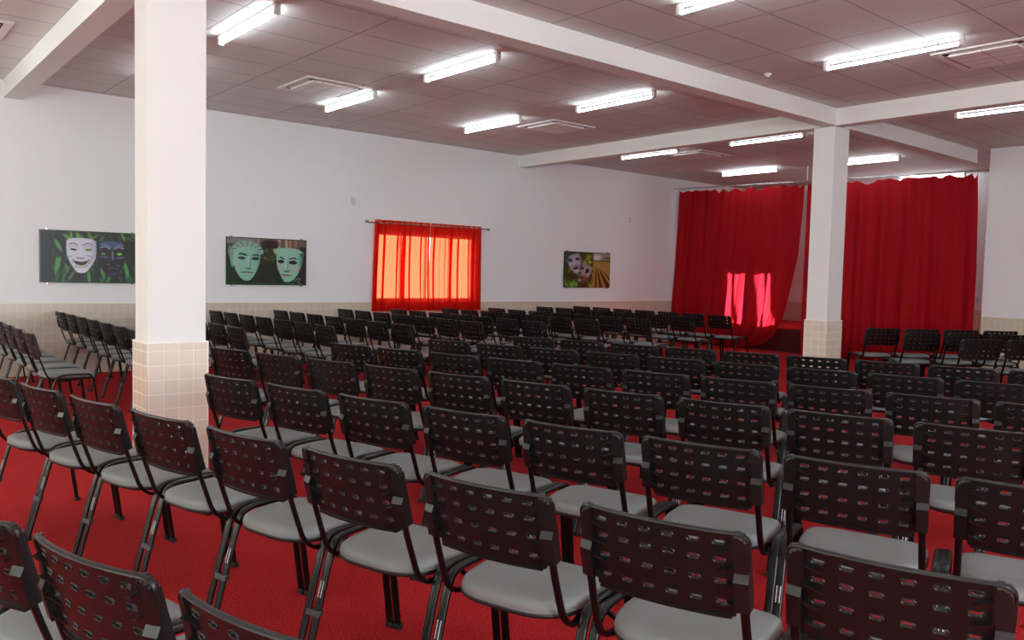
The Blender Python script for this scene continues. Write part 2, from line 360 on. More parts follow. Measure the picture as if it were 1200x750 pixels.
# ------------------------------------------------------------------ air conditioner cassettes
def ac(x,y,label,s=.84):
    e=empty('air_conditioner_cassette',(x,y,CEIL)); tag(e,label,'air conditioner','square ceiling air conditioners')
    h=s/2; m=MB(); w=.07
    m.box((-h,-h,-.016),(h,-h+w,0)); m.box((-h,h-w,-.016),(h,h,0)); m.box((-h,-h+w,-.016),(-h+w,h-w,0)); m.box((h-w,-h+w,-.016),(h,h-w,0))
    m.build('outer_frame',M['acbody'],e,bevel=.01)
    m=MB(); m.box((-h+w,-h+w,-.008),(h-w,h-w,0)); m.build('dark_recess',M['dark'],e)
    g=h-w-.05; m=MB(); m.box((-g,-g,-.030),(g,g,-.009)); m.build('intake_grille',M['acgrille'],e,bevel=.008)
    for i in range(4):
        a=i*PI/2; c,s_=math.cos(a),math.sin(a); r=h-w-.030
        m=MB()
        pts=[(r-.012,-g+.03),(r+.014,-g+.03),(r+.014,g-.03),(r-.012,g-.03)]
        m.add([(c*px-s_*py,s_*px+c*py,z) for (px,py),z in zip(pts,(-.016,-.009,-.009,-.016))]+[(c*px-s_*py,s_*px+c*py,z) for (px,py),z in zip(pts,(-.019,-.012,-.012,-.019))],
              [(0,1,2,3),(7,6,5,4),(0,4,5,1),(1,5,6,2),(2,6,7,3),(3,7,4,0)]); m.build('air_flap',M['acbody'],e)
    return e
ac(4.61,9.14,'square white air unit nearest the near column, by the long wall')
ac(8.29,8.96,'square white air unit in the middle bay, before the cross beam')
ac(11.85,9.08,'small far square air unit beyond the cross beam')
ac(8.55,3.10,'square air unit with slatted grille at the upper right edge')
ac(.90,9.22,'air unit at the upper left edge, beyond the greenish beam')
m=MB(); m.cyl((7.72,5.02,CEIL),(7.72,5.02,CEIL-.02),.04,20); m.cyl((7.72,5.02,CEIL-.02),(7.72,5.02,CEIL-.035),.022,16)
tag(m.build('smoke_detector',M['housing'],smooth=True),'tiny white round detector on the ceiling beside the long beam','detector')

# ------------------------------------------------------------------ wall outlets
def outlet(name,x,z,label,w=.075,h=.115):
    e=empty(name,(x,D,z)); tag(e,label,'wall socket')
    m=MB(); m.box((-w/2,-.012,-h/2),(w/2,0,h/2)); m.build('cover_plate',M['outlet'],e,bevel=.004)
    m=MB(); m.box((-.014,-.016,-.022),(.014,-.012,.022)); m.build('socket_insert',M['socket'],e)
outlet('wall_socket',6.39,2.53,'small grey wall socket above and left of the red window curtain')
outlet('wall_socket',12.96,2.63,'small wall socket high on the wall left of the stage curtain')
e=empty('wall_socket',(XB,6.35,1.13)); tag(e,'small socket on the stage wall at the right curtain edge','wall socket')
m=MB(); m.box((-.012,-.04,-.06),(0,.04,.06)); m.build('cover_plate',M['outlet'],e,bevel=.004)

# ------------------------------------------------------------------ pictures
def picture(x0,x1,z0,z1,NX,NY,paint,label):
    e=empty('picture_panel',(x0,D,z0)); tag(e,label,'picture','mask pictures on the long wall')
    W_,H_=x1-x0,z1-z0
    m=MB(); m.box((0,-.030,0),(W_,-.022,H_)); m.build('acrylic_panel',M['edge'],e)
    u,v=np.meshgrid((np.arange(NX+1))/NX,(np.arange(NY+1))/NY); col=paint(u,1-v)
    bx=.012
    vs=np.stack([bx+u*(W_-2*bx),np.full_like(u,-.0312),bx+v*(H_-2*bx)],-1).reshape(-1,3)
    idx=np.arange((NX+1)*(NY+1)).reshape(NY+1,NX+1)
    fs=np.stack([idx[:-1,:-1],idx[:-1,1:],idx[1:,1:],idx[1:,:-1]],-1).reshape(-1,4)
    me=bpy.data.meshes.new('printed_image'); me.from_pydata(vs.tolist(),[],fs.tolist())
    a=me.color_attributes.new('print','FLOAT_COLOR','POINT')
    c=np.clip(col,0,255)/255; c=np.where(c<=.04045,c/12.92,((c+.055)/1.055)**2.4)
    a.data.foreach_set('color',np.concatenate([c.reshape(-1,3),np.ones((c.shape[0]*c.shape[1],1))],1).astype(np.float32).ravel())
    me.materials.append(M['print']); o=bpy.data.objects.new('printed_image',me); COL.objects.link(o); o.parent=e
    for px in (.08,W_-.08):
        for pz in (-.008,H_+.008):
            m=MB(); m.cyl((px,-.036,pz),(px,0,pz),.011,12); m.build('mounting_pin',M['chrome'],e,smooth=True)
def printmat():
    m,nt,b,out=newmat('printed_picture'); a=nt.nodes.new('ShaderNodeVertexColor'); a.layer_name='print'
    nt.links.new(a.outputs['Color'],b.inputs['Base Color']); b.inputs['Roughness'].default_value=.35; return m
M['print']=printmat()

def ss(a,b,x): t=np.clip((x-a)/(b-a),0,1); return t*t*(3-2*t)
class Pic:
    def __init__(s,X,Y): s.X,s.Y=X,Y; s.c=np.zeros(X.shape+(3,))
    def put(s,mask,col): 
        mask=np.clip(mask,0,1)[...,None]; s.c=s.c*(1-mask)+np.array(col,float)*mask
    def mul(s,mask,k): s.c*= (1+np.clip(mask,0,1)*(k-1))[...,None]
    def ell(s,cx,cy,rx,ry,rot=0,soft=.12):
        a=math.radians(rot); dx,dy=s.X-cx,s.Y-cy; u=(dx*math.cos(a)+dy*math.sin(a))/rx; v=(-dx*math.sin(a)+dy*math.cos(a))/ry
        r=np.sqrt(u*u+v*v); return 1-ss(1-soft,1+soft,r)
    def stroke(s,pts,w,soft=.6):
        d=np.full(s.X.shape,1e9)
        for (x0,y0),(x1,y1) in zip(pts[:-1],pts[1:]):
            dx,dy=x1-x0,y1-y0; t=np.clip(((s.X-x0)*dx+(s.Y-y0)*dy)/(dx*dx+dy*dy+1e-9),0,1)
            d=np.minimum(d,np.hypot(s.X-x0-t*dx,s.Y-y0-t*dy))
        return 1-ss(w*(1-soft)/1,w*(1+soft),d)
    def poly(s,pts,soft=4):
        n=len(pts); inside=np.zeros(s.X.shape,bool); d=np.full(s.X.shape,1e9)
        for i in range(n):
            x0,y0=pts[i]; x1,y1=pts[(i+1)%n]
            c=((y0>s.Y)!=(y1>s.Y))&(s.X<(x1-x0)*(s.Y-y0)/(y1-y0+1e-9)+x0); inside^=c
            dx,dy=x1-x0,y1-y0; t=np.clip(((s.X-x0)*dx+(s.Y-y0)*dy)/(dx*dx+dy*dy+1e-9),0,1)
            d=np.minimum(d,np.hypot(s.X-x0-t*dx,s.Y-y0-t*dy))
        return ss(-soft,soft,np.where(inside,d,-d))
    def blob(s,n,cols,box,rx,ry,rnd,rots=(0,180)):
        for _ in range(n):
            cx,cy=rnd.uniform(box[0],box[2]),rnd.uniform(box[1],box[3])
            s.put(s.ell(cx,cy,rnd.uniform(*rx),rnd.uniform(*ry),rnd.uniform(*rots),.35)*rnd.uniform(.5,1),rnd.choice(cols))

def paint1(u,v):
    P=Pic(50+u*1140,85+v*615); r=random.Random(3)
    P.c[:]=(14,22,17)
    P.blob(60,[(18,44,24),(24,60,34),(34,84,44),(14,30,20)],(180,100,1190,700),(60,130),(12,26),r,(50,130))
    P.blob(34,[(52,120,58),(78,146,66),(44,104,66),(110,160,70)],(200,380,1190,690),(50,100),(10,20),r,(60,125))
    P.blob(14,[(60,120,40),(90,150,60)],(320,95,1180,170),(40,80),(10,18),r,(20,150))
    for a in ((250,260,80,22,60),(240,480,90,26,95),(1050,540,90,24,80),(600,640,90,20,85)): P.put(P.ell(*a,.4),(70,150,70))
    # laughing white mask
    face=[(343,190),(400,166),(520,158),(640,170),(685,195),(690,320),(682,400),(650,470),(600,545),(555,585),(510,592),(465,582),(420,530),(370,440),(345,370),(338,280)]
    P.mul(P.poly([(x+16,y+12) for x,y in face],20),.4)
    P.put(P.poly(face,5),(205,206,218))
    f=P.poly(face,5)
    P.put(f*ss(600,700,P.X)*.55,(128,132,165)); P.put(f*(1-ss(335,380,P.X))*.4,(170,172,190))
    P.put(P.ell(512,560,70,26,0,.6)*.6,(232,232,240))
    for pts in ([(372,245),(400,226),(430,226),(470,250)],[(530,250),(575,226),(610,224),(642,246)]): P.put(P.stroke(pts,5),(96,70,84))
    for pts in ([(375,275),(415,252),(465,280)],[(535,280),(590,252),(640,278)]): P.put(P.stroke(pts,7)*.5,(140,140,160))
    P.put(P.ell(421,303,38,12,6),(24,26,36)); P.put(P.ell(596,302,42,12,-4),(40,66,30)); P.put(P.ell(600,300,24,8,0),(104,150,50))
    P.put(P.ell(421,286,34,9,0,.5)*.4,(225,225,235))
    P.put(P.ell(500,407,46,10,0,.5)*.8,(80,78,92)); P.put(P.ell(500,380,22,30,0,.6)*.5,(226,226,236))
    P.put(P.stroke([(360,400),(395,385)],8)*.5,(120,120,140)); P.put(P.stroke([(640,388),(580,372)],8)*.5,(120,120,140))
    P.put(P.poly([(378,400),(430,440),(505,455),(580,440),(640,398),(620,450),(565,500),(505,515),(450,500),(405,455)],5),(34,38,40))
    P.put(P.poly([(450,472),(505,480),(560,470),(530,496),(480,496)],5),(60,84,50))
    P.put(P.stroke([(385,410),(440,485),(505,508),(565,490),(632,412)],6),(228,228,238))
    P.put(P.stroke([(420,505),(505,528),(590,500)],4)*.6,(130,130,150))
    # dark mask
    dm=[(722,225),(760,195),(880,182),(990,195),(1022,230),(1026,330),(1030,400),(1005,470),(965,560),(920,630),(870,645),(815,620),(765,545),(722,430),(716,330)]
    P.put(P.poly(dm,6),(30,20,26)); 
    P.put(P.poly([(726,228),(765,198),(880,186),(985,198),(1018,235),(1010,280),(940,262),(880,292),(820,262),(745,275)],8),(62,78,112))
    for pts in ([(735,272),(790,250),(850,285)],[(905,285),(955,255),(1015,275)]): P.put(P.stroke(pts,6),(130,150,185))
    P.put(P.stroke([(728,230),(800,225),(860,262)],4)*.7,(140,158,190)); P.put(P.stroke([(900,262),(960,230),(1015,235)],4)*.7,(140,158,190))
    P.put(P.ell(770,343,26,14),(80,140,50)); P.put(P.ell(965,343,34,18),(90,160,50)); P.put(P.ell(965,346,18,10),(140,190,80))
    P.put(P.ell(785,385,55,16,4,.5)*.8,(70,90,130)); P.put(P.ell(975,390,55,16,-4,.5)*.8,(80,104,140))
    P.put(P.stroke([(880,320),(886,410)],11)*.8,(130,140,170)); P.put(P.ell(950,485,28,18,40,.5)*.6,(70,90,120)); P.put(P.ell(836,475,12,10,0,.5)*.7,(120,120,150))
    P.put(P.stroke([(830,528),(885,520),(950,535)],4)*.7,(90,100,130)); P.put(P.ell(880,595,55,22,0,.6)*.7,(46,66,110))
    P.c+= (np.sin(P.X*.9)+np.sin(P.Y*1.1))[...,None]*1.5
    return P.c
def statue(P,cx,sc,yt,yb,light,dark):
    pass
def paint2(u,v):
    P=Pic(95+u*875,115+v*530); r=random.Random(5)
    P.c[:]=(34,38,34)
    P.put(1-ss(170,200,P.Y),(120,118,116))
    P.put((1-ss(175,215,P.Y))*ss(360,380,P.X),(116,96,84))
    for x,c in ((375,(140,110,90)),(430,(150,130,110)),(665,(170,160,150)),(700,(90,80,66)),(745,(175,160,145)),(790,(150,130,110)),(820,(130,60,44)),(850,(130,116,96)),(890,(100,92,70))):
        P.put(P.stroke([(x,110),(x,205)],15,.4)*.9,c)
    P.put(P.ell(560,170,100,45,0,.4),(40,22,26))
    P.blob(70,[(66,84,34),(44,64,32),(96,112,46),(30,46,28),(52,74,46)],(480,230,640,400),(12,26),(6,14),r)
    P.blob(50,[(28,40,30),(24,34,26),(38,56,36)],(440,380,660,640),(16,34),(8,18),r)
    P.put(P.ell(480,520,90,110,0,.5)*.7,(36,34,34)); P.blob(40,[(24,44,26),(30,58,34)],(100,430,210,640),(16,34),(8,18),r)
    P.put(P.ell(125,260,20,60,0,.4),(96,140,70))
    # head one
    hair=[(120,260),(150,205),(210,160),(290,142),(370,150),(440,185),(480,240),(485,290),(460,300),(150,440),(135,400),(122,330)]
    P.put(P.poly(hair,5),(128,160,148))
    for i in range(15):
        a=PI*(.02+.96*i/14); x,y=310+175*math.cos(a),275-125*math.sin(a); P.put(P.stroke([(310+95*math.cos(a),255-55*math.sin(a)),(x,y)],3.2)*.8,(66,92,86) if i%2 else (172,198,186))
    for y in (230,260,290,320,350): P.put(P.stroke([(130,y),(175,y-22)],3)*.7,(60,84,76))
    f1=[(160,330),(170,270),(215,225),(310,212),(400,222),(445,262),(455,330),(440,420),(410,500),(370,570),(330,605),(285,605),(235,570),(190,490),(165,410)]
    P.put(P.poly(f1,6),(136,184,166)); f=P.poly(f1,6)
    P.put(f*(1-ss(155,260,P.X))*.25,(170,205,190)); P.put(f*ss(370,470,P.X)*.6,(84,136,124)); P.put(f*ss(480,610,P.Y)*.3,(100,176,140))
    P.put(P.ell(215,420,38,40,0,.6)*.4,(180,160,155)); P.put(P.ell(150,410,14,44,-8,.4),(120,165,145))
    P.put(P.poly([(205,310),(235,284),(280,290),(318,312),(300,322),(250,306)],4),(40,62,64)); P.put(P.poly([(350,318),(385,296),(430,296),(446,320),(400,312)],4),(36,56,60))
    P.put(P.ell(252,346,42,20,6),(44,66,62)); P.put(P.ell(262,348,16,14),(24,34,34)); P.put(P.ell(400,348,42,20,-4),(40,62,60)); P.put(P.ell(402,350,16,13),(26,36,36))
    P.put(P.stroke([(208,352),(250,368),(298,358)],3)*.7,(170,205,190))
    P.put(P.stroke([(352,330),(340,440)],8)*.5,(80,128,118)); P.put(P.stroke([(325,330),(318,450)],9)*.5,(172,208,192)); P.put(P.ell(325,463,34,12,4,.5)*.8,(70,100,92))
    P.put(P.ell(310,510,64,9,2,.4),(50,80,74)); P.put(P.ell(312,524,48,9,0,.5),(170,180,170)); P.put(P.stroke([(270,545),(350,545)],4)*.4,(90,140,120)); P.put(P.ell(312,580,40,18,0,.6)*.5,(130,205,165))
    # head two
    P.put(P.poly([(600,240),(640,215),(760,205),(880,220),(950,262),(935,300),(780,262),(640,270),(620,290)],5),(150,186,172))
    P.put(P.poly([(905,270),(960,255),(945,300),(930,420),(905,460)],6),(70,110,100)); P.put(P.ell(612,255,10,34,-20,.4),(170,200,120))
    f2=[(640,270),(720,250),(820,252),(900,280),(925,340),(915,430),(880,520),(830,590),(770,618),(725,612),(690,560),(655,480),(636,400),(632,320)]
    P.put(P.poly(f2,6),(140,190,168)); f=P.poly(f2,6)
    P.put(f*ss(860,930,P.X)*.7,(64,120,112)); P.put(P.ell(840,450,52,54,0,.6)*.5,(190,150,150)); P.put(P.ell(668,430,34,40,0,.6)*.5,(190,160,155))
    P.put(f*ss(540,620,P.Y)*.4,(100,190,150))
    P.put(P.poly([(655,315),(690,315),(735,345),(720,350),(680,332)],4),(42,50,50)); P.put(P.poly([(765,350),(800,325),(850,320),(880,350),(830,336)],4),(42,50,50))
    P.put(P.ell(685,372,36,22,0),(16,14,18)); P.put(P.ell(822,380,48,24,0),(16,14,18)); P.put(P.stroke([(770,365),(820,350),(870,368)],4)*.7,(196,180,175))
    P.put(P.stroke([(762,350),(758,460)],8)*.5,(84,130,118)); P.put(P.stroke([(742,350),(735,460)],8)*.5,(180,214,198)); P.put(P.ell(750,487,32,9,-4,.5)*.9,(50,60,56))
    P.put(P.ell(745,533,58,8,4,.4),(84,70,70)); P.put(P.ell(745,548,40,10,2,.5),(190,150,150)); P.put(P.ell(760,590,40,20,0,.6)*.5,(130,210,165))
    P.put(P.stroke([(850,600),(880,565),(905,580),(880,615),(910,640)],7)*.8,(120,124,136))
    P.put(P.stroke([(100,632),(960,638)],5)*.6,(56,100,60))
    return P.c
def paint3(u,v):
    P=Pic(130+u*665,120+v*525); r=random.Random(9)
    P.c[:]=(50,54,24)
    # field on the right
    R_=ss(520,560,P.X)
    P.put(R_*(1-ss(215,250,P.Y)),(150,140,132)); P.put(R_*P.ell(600,185,60,40,0,.7),(205,200,205)); P.put(P.ell(760,195,80,20,0,.6)*.8,(106,72,48))
    P.put(R_*ss(235,260,P.Y),(150,128,58))
    for x0,x1,w,c in ((585,590,26,(66,30,22)),(600,655,20,(60,28,20)),(615,790,18,(60,30,24)),(640,900,10,(70,40,28)),(560,520,14,(120,100,50))):
        P.put(P.poly([(x0-2,320),(x0+2,320),(x1+w*2,660),(x1-w*2,660)],4)*ss(310,400,P.Y),c)
    for x0,x1 in ((592,625),(606,720),(628,860),(575,555)):
        P.put(P.poly([(x0-2,320),(x0+2,320),(x1+24,660),(x1-24,660)],5)*ss(310,380,P.Y)*.9,(150,136,56))
    P.blob(60,[(64,92,26),(96,120,30),(120,144,40),(36,56,22),(150,160,40)],(130,120,540,650),(22,48),(10,22),r)
    P.blob(14,[(150,165,40),(120,146,40)],(360,150,540,320),(22,40),(10,20),r)
    P.blob(10,[(108,176,70),(90,150,60)],(140,560,330,640),(20,36),(18,30),r,(60,120)); P.put(P.ell(165,190,34,34,0,.6)*.8,(36,74,110))
    P.put(P.ell(200,500,90,60,0,.6)*.7,(22,38,18)); P.put(P.ell(400,190,44,50,0,.6)*.8,(28,40,18))
    m1=[(180,200),(230,160),(330,135),(350,180),(368,270),(360,350),(335,430),(300,445),(240,400),(195,340),(172,270)]
    P.put(P.poly(m1,5),(160,156,172)); f=P.poly(m1,5); P.put(f*ss(290,370,P.X)*.5,(90,84,100)); P.put(f*(1-ss(170,215,P.X))*.7,(60,66,90))
    P.put(P.ell(215,245,28,22,-20),(32,28,40)); P.put(P.ell(310,220,30,20,-20),(34,28,38)); P.put(P.ell(212,300,22,22,0,.5)*.7,(205,205,220)); P.put(P.ell(335,280,20,24,0,.5)*.6,(190,188,200))
    P.put(P.stroke([(255,230),(275,310)],10)*.7,(214,212,226)); P.put(P.ell(285,325,20,8,-10),(60,50,60)); P.put(P.ell(292,358,42,16,-22),(44,30,36)); P.put(P.ell(310,405,36,14,-25,.5)*.7,(200,198,214))
    m2=[(385,262),(440,285),(500,320),(535,355),(520,420),(480,500),(430,560),(380,590),(330,560),(340,500),(365,440),(380,350)]
    P.put(P.poly(m2,5),(140,130,138)); f=P.poly(m2,5); P.put(f*ss(440,560,P.Y)*.8,(86,46,34)); P.put(P.ell(455,400,26,40,15),(40,22,28)); P.put(P.ell(400,360,24,16,20),(44,30,34))
    P.put(P.stroke([(430,340),(405,440)],8)*.8,(196,188,196)); P.put(P.ell(465,455,28,30,0,.5)*.6,(180,176,186)); P.put(P.ell(380,500,34,12,-30),(40,20,20)); P.put(P.ell(350,540,28,24,0,.5)*.8,(150,150,180))
    P.put(P.stroke([(345,470),(420,500),(430,540)],8)*.6,(120,56,40))
    return P.c
picture(1.977,3.15,1.178,1.848,200,116,paint1,'picture of a laughing white mask and a dark mask among green leaves')
picture(4.335,5.58,1.175,1.869,200,116,paint2,'picture of two greenish stone faces, left of the red window curtain')
picture(11.05,12.37,1.187,1.906,150,90,paint3,'picture of two masks beside a furrowed field, nearest the stage')

# ------------------------------------------------------------------ curtains
def cloth_grid(name,mat,NU,NV,fn,parent=None):
    vs=[fn(i/NU,j/NV) for j in range(NV+1) for i in range(NU+1)]
    fs=[(j*(NU+1)+i,j*(NU+1)+i+1,(j+1)*(NU+1)+i+1,(j+1)*(NU+1)+i) for j in range(NV) for i in range(NU)]
    me=bpy.data.meshes.new(name); me.from_pydata([tuple(map(float,v)) for v in vs],[],fs); me.materials.append(mat)
    me.polygons.foreach_set('use_smooth',[True]*len(me.polygons)); me.update()
    o=bpy.data.objects.new(name,me); COL.objects.link(o)
    if parent: o.parent=parent
    return o
def lerp_tab(tab,x):
    xs=[a for a,_ in tab]; return float(np.interp(x,xs,[b for _,b in tab]))
# rod
def rodz(y): return 3.30+(y-5.25)*(3.40-3.30)/(11.62-5.25)
rd=empty('curtain_rod',(XS,8.4,3.3)); tag(rd,'thin steel rod carrying the two big red stage curtains','curtain rod')
m=MB(); m.cyl((0,5.19-8.4,rodz(5.19)-3.3),(0,D-8.4,rodz(D)-3.3),.012,12); m.build('rod',M['chrome'],rd,smooth=True)
m=MB(); m.cyl((0,D-8.4-.02,rodz(D)-3.3),(0,D-8.4,rodz(D)-3.3),.03,16); m.build('wall_flange',M['housing'],rd,smooth=True)
m=MB(); m.cyl((0,8.40-8.4,rodz(8.4)-3.3+.01),(0,8.40-8.4,CEIL-3.3),.010,12); m.build('ceiling_hanger',M['housing'],rd,smooth=True)
m=MB(); m.cyl((-.03,0,rodz(8.4)-3.3-.12),(.03,0,rodz(8.4)-3.3-.12),.03,16); m.build('end_knob',M['socket'],rd,smooth=True)

def stage_curtain(loc,y_left,y_right,hem,folds,seed,scal,label,zbot_r=None):
    rnd=random.Random(seed); ph=[rnd.uniform(0,6.28) for _ in range(6)]
    e=empty('stage_curtain',(XS,(y_left[0][1]+y_right[0][1])/2,0)); y00=e.location.y
    tag(e,label,'curtain','red stage curtains')
    def fn(u,v):
        # v: 0 top, 1 bottom
        zb=hem(u)
        yt0=lerp_tab(y_left,0)*(1-u)+lerp_tab(y_right,0)*u
        ztop=rodz(yt0)-.05-scal(u)
        z=ztop*(1-v)+zb*v
        yl=lerp_tab(y_left,1-z/3.35); yr=lerp_tab(y_right,1-z/3.35)
        uu=u+.004*math.sin(9*u+ph[0])*v
        y=yl*(1-uu)+yr*uu
        a=.030+.020*math.sin(3*u+ph[1])+.03*v
        x=-.03+a*math.sin(folds*2*PI*(u+.03*math.sin(5*u+ph[2])+.012*v*math.sin(7*u+ph[4]))+ph[3])+.010*math.sin(folds*13.1*u+ph[5]+2*v)+.004*math.sin(folds*33*u+1.5*v)*(.3+v)
        x+= .02*math.sin(2*PI*v+3*u)*v
        return (x,y-y00,z)
    cl=cloth_grid('cloth',M['velvet'],260,70,fn,e)
    return e,fn
def scallop(n,seed):
    rnd=random.Random(seed); ks=[0]
    while ks[-1]<1: ks.append(ks[-1]+rnd.uniform(.6,1.4)/n)
    ks[-1]=1.0; dp=[rnd.uniform(.02,.10) for _ in ks]
    def f(u):
        for i in range(len(ks)-1):
            if ks[i]<=u<=ks[i+1]:
                t=(u-ks[i])/max(1e-6,ks[i+1]-ks[i]); return dp[i]*(1-abs(2*t-1.08))**1.0 if abs(2*t-1.08)<1 else 0
        return 0
    f.ks=ks; return f
f1=scallop(10,4); f2=scallop(9,8)
L1=[(0,11.46),(.25,11.49),(.6,11.54),(.85,11.60),(1,11.60)]
R1=[(0,8.42),(.18,8.43),(.43,8.48),(.60,8.60),(.73,8.69),(.82,8.78),(.91,8.96),(.96,9.2),(1,9.5)]
hem1=lambda u: .015+max(0,(u-.86)/.14)**2*.12
c1,fn1=stage_curtain(0,L1,R1,hem1,7.5,11,f1,'left red stage curtain with its lower corner swept aside and sunlit patches')
L2=[(0,8.37),(.5,8.37),(1,8.35)]
R2=[(0,5.35),(.2,5.31),(.5,5.28),(1,5.30)]
c2,fn2=stage_curtain(0,L2,R2,lambda u:.02,7,23,f2,'right red stage curtain hanging straight between far column and grey wall')
for e,fn,f in ((c1,fn1,f1),(c2,fn2,f2)):
    for k in f.ks:
        x,y,z=fn(min(.998,max(.002,k)),0); m=MB()
        pts=[(x*.3+.017*math.cos(a),y,rodz(y+e.location.y)-.004+.017*math.sin(a)) for a in [i*2*PI/12 for i in range(13)]]
        m.tube(pts,.0025,.0025,6); m.cyl((x*.3,y,rodz(y+e.location.y)-.02),(x,y,z-.01),.0025,6); m.build('curtain_ring',M['chrome'],e,smooth=True)

# window curtain
yc=D-.085
rd=empty('curtain_rod',(7.84,yc,2.21)); tag(rd,'short steel rod above the window on the long wall','curtain rod')
m=MB(); m.cyl((-1.22,0,-.005),(1.22,0,.02),.011,12); m.build('rod',M['chrome'],rd,smooth=True)
for s in (-1,1):
    m=MB(); m.cyl((s*1.22,0,.008),(s*1.27,0,.008),.02,14); m.build('finial',M['chrome'],rd,smooth=True)
    m=MB(); m.cyl((s*1.14,0,.008),(s*1.14,.085,.008),.008,10); m.build('bracket',M['chrome'],rd,smooth=True)
def window_curtain(xl,xr,seed,label,inner):
    rnd=random.Random(seed); e=empty('window_curtain',((xl+xr)/2,yc,0)); tag(e,label,'curtain','thin red window curtains'); xc=e.location.x
    ph=[rnd.uniform(0,6.28) for _ in range(4)]
    def fn(u,v):
        z=2.262*(1-v)+.765*v
        b=.06*v*(1 if inner=='r' else 0); 
        x0=xl-xc-(.045*v if inner=='r' else -.0+.03*math.sin(PI*v)); x1=xr-xc+(.02*v if inner=='l' else .05*(v-.35)**2*2-.0)
        n=9; th=2*PI*n*(u+.012*math.sin(2*PI*1.7*u+ph[0])); am=.62+.38*math.sin(2*PI*2.3*u+ph[3])
        k=.25+.75*min(1,v*5)
        x=x0*(1-u)+x1*u+k*am*.068*math.sin(th+.5*v)*min(1,u*14,(1-u)*14)
        y=.027*math.cos(th)*(1-.15*v)+.004*math.sin(2*PI*27*u+ph[2])*v
        return (x,y,z)
    cloth_grid('cloth',M['sheer'],220,40,fn,e)
    for k in range(5):
        u=(k+.25)/5; xx=fn(u,.03)[0]; m=MB()
        pts=[(xx+.004*math.cos(a)*0,.026*math.cos(a),2.212-2.21+2.21+.026*math.sin(a)) for a in [i*2*PI/16 for i in range(17)]]
        m.tube(pts,.006,.004,8,side=(1,0,0)); m.build('grommet',M['chrome'],e,smooth=True)
    return e
window_curtain(6.76,7.83,2,'left half of the glowing red window curtain','r')
window_curtain(7.86,8.95,6,'right half of the glowing red window curtain','l')

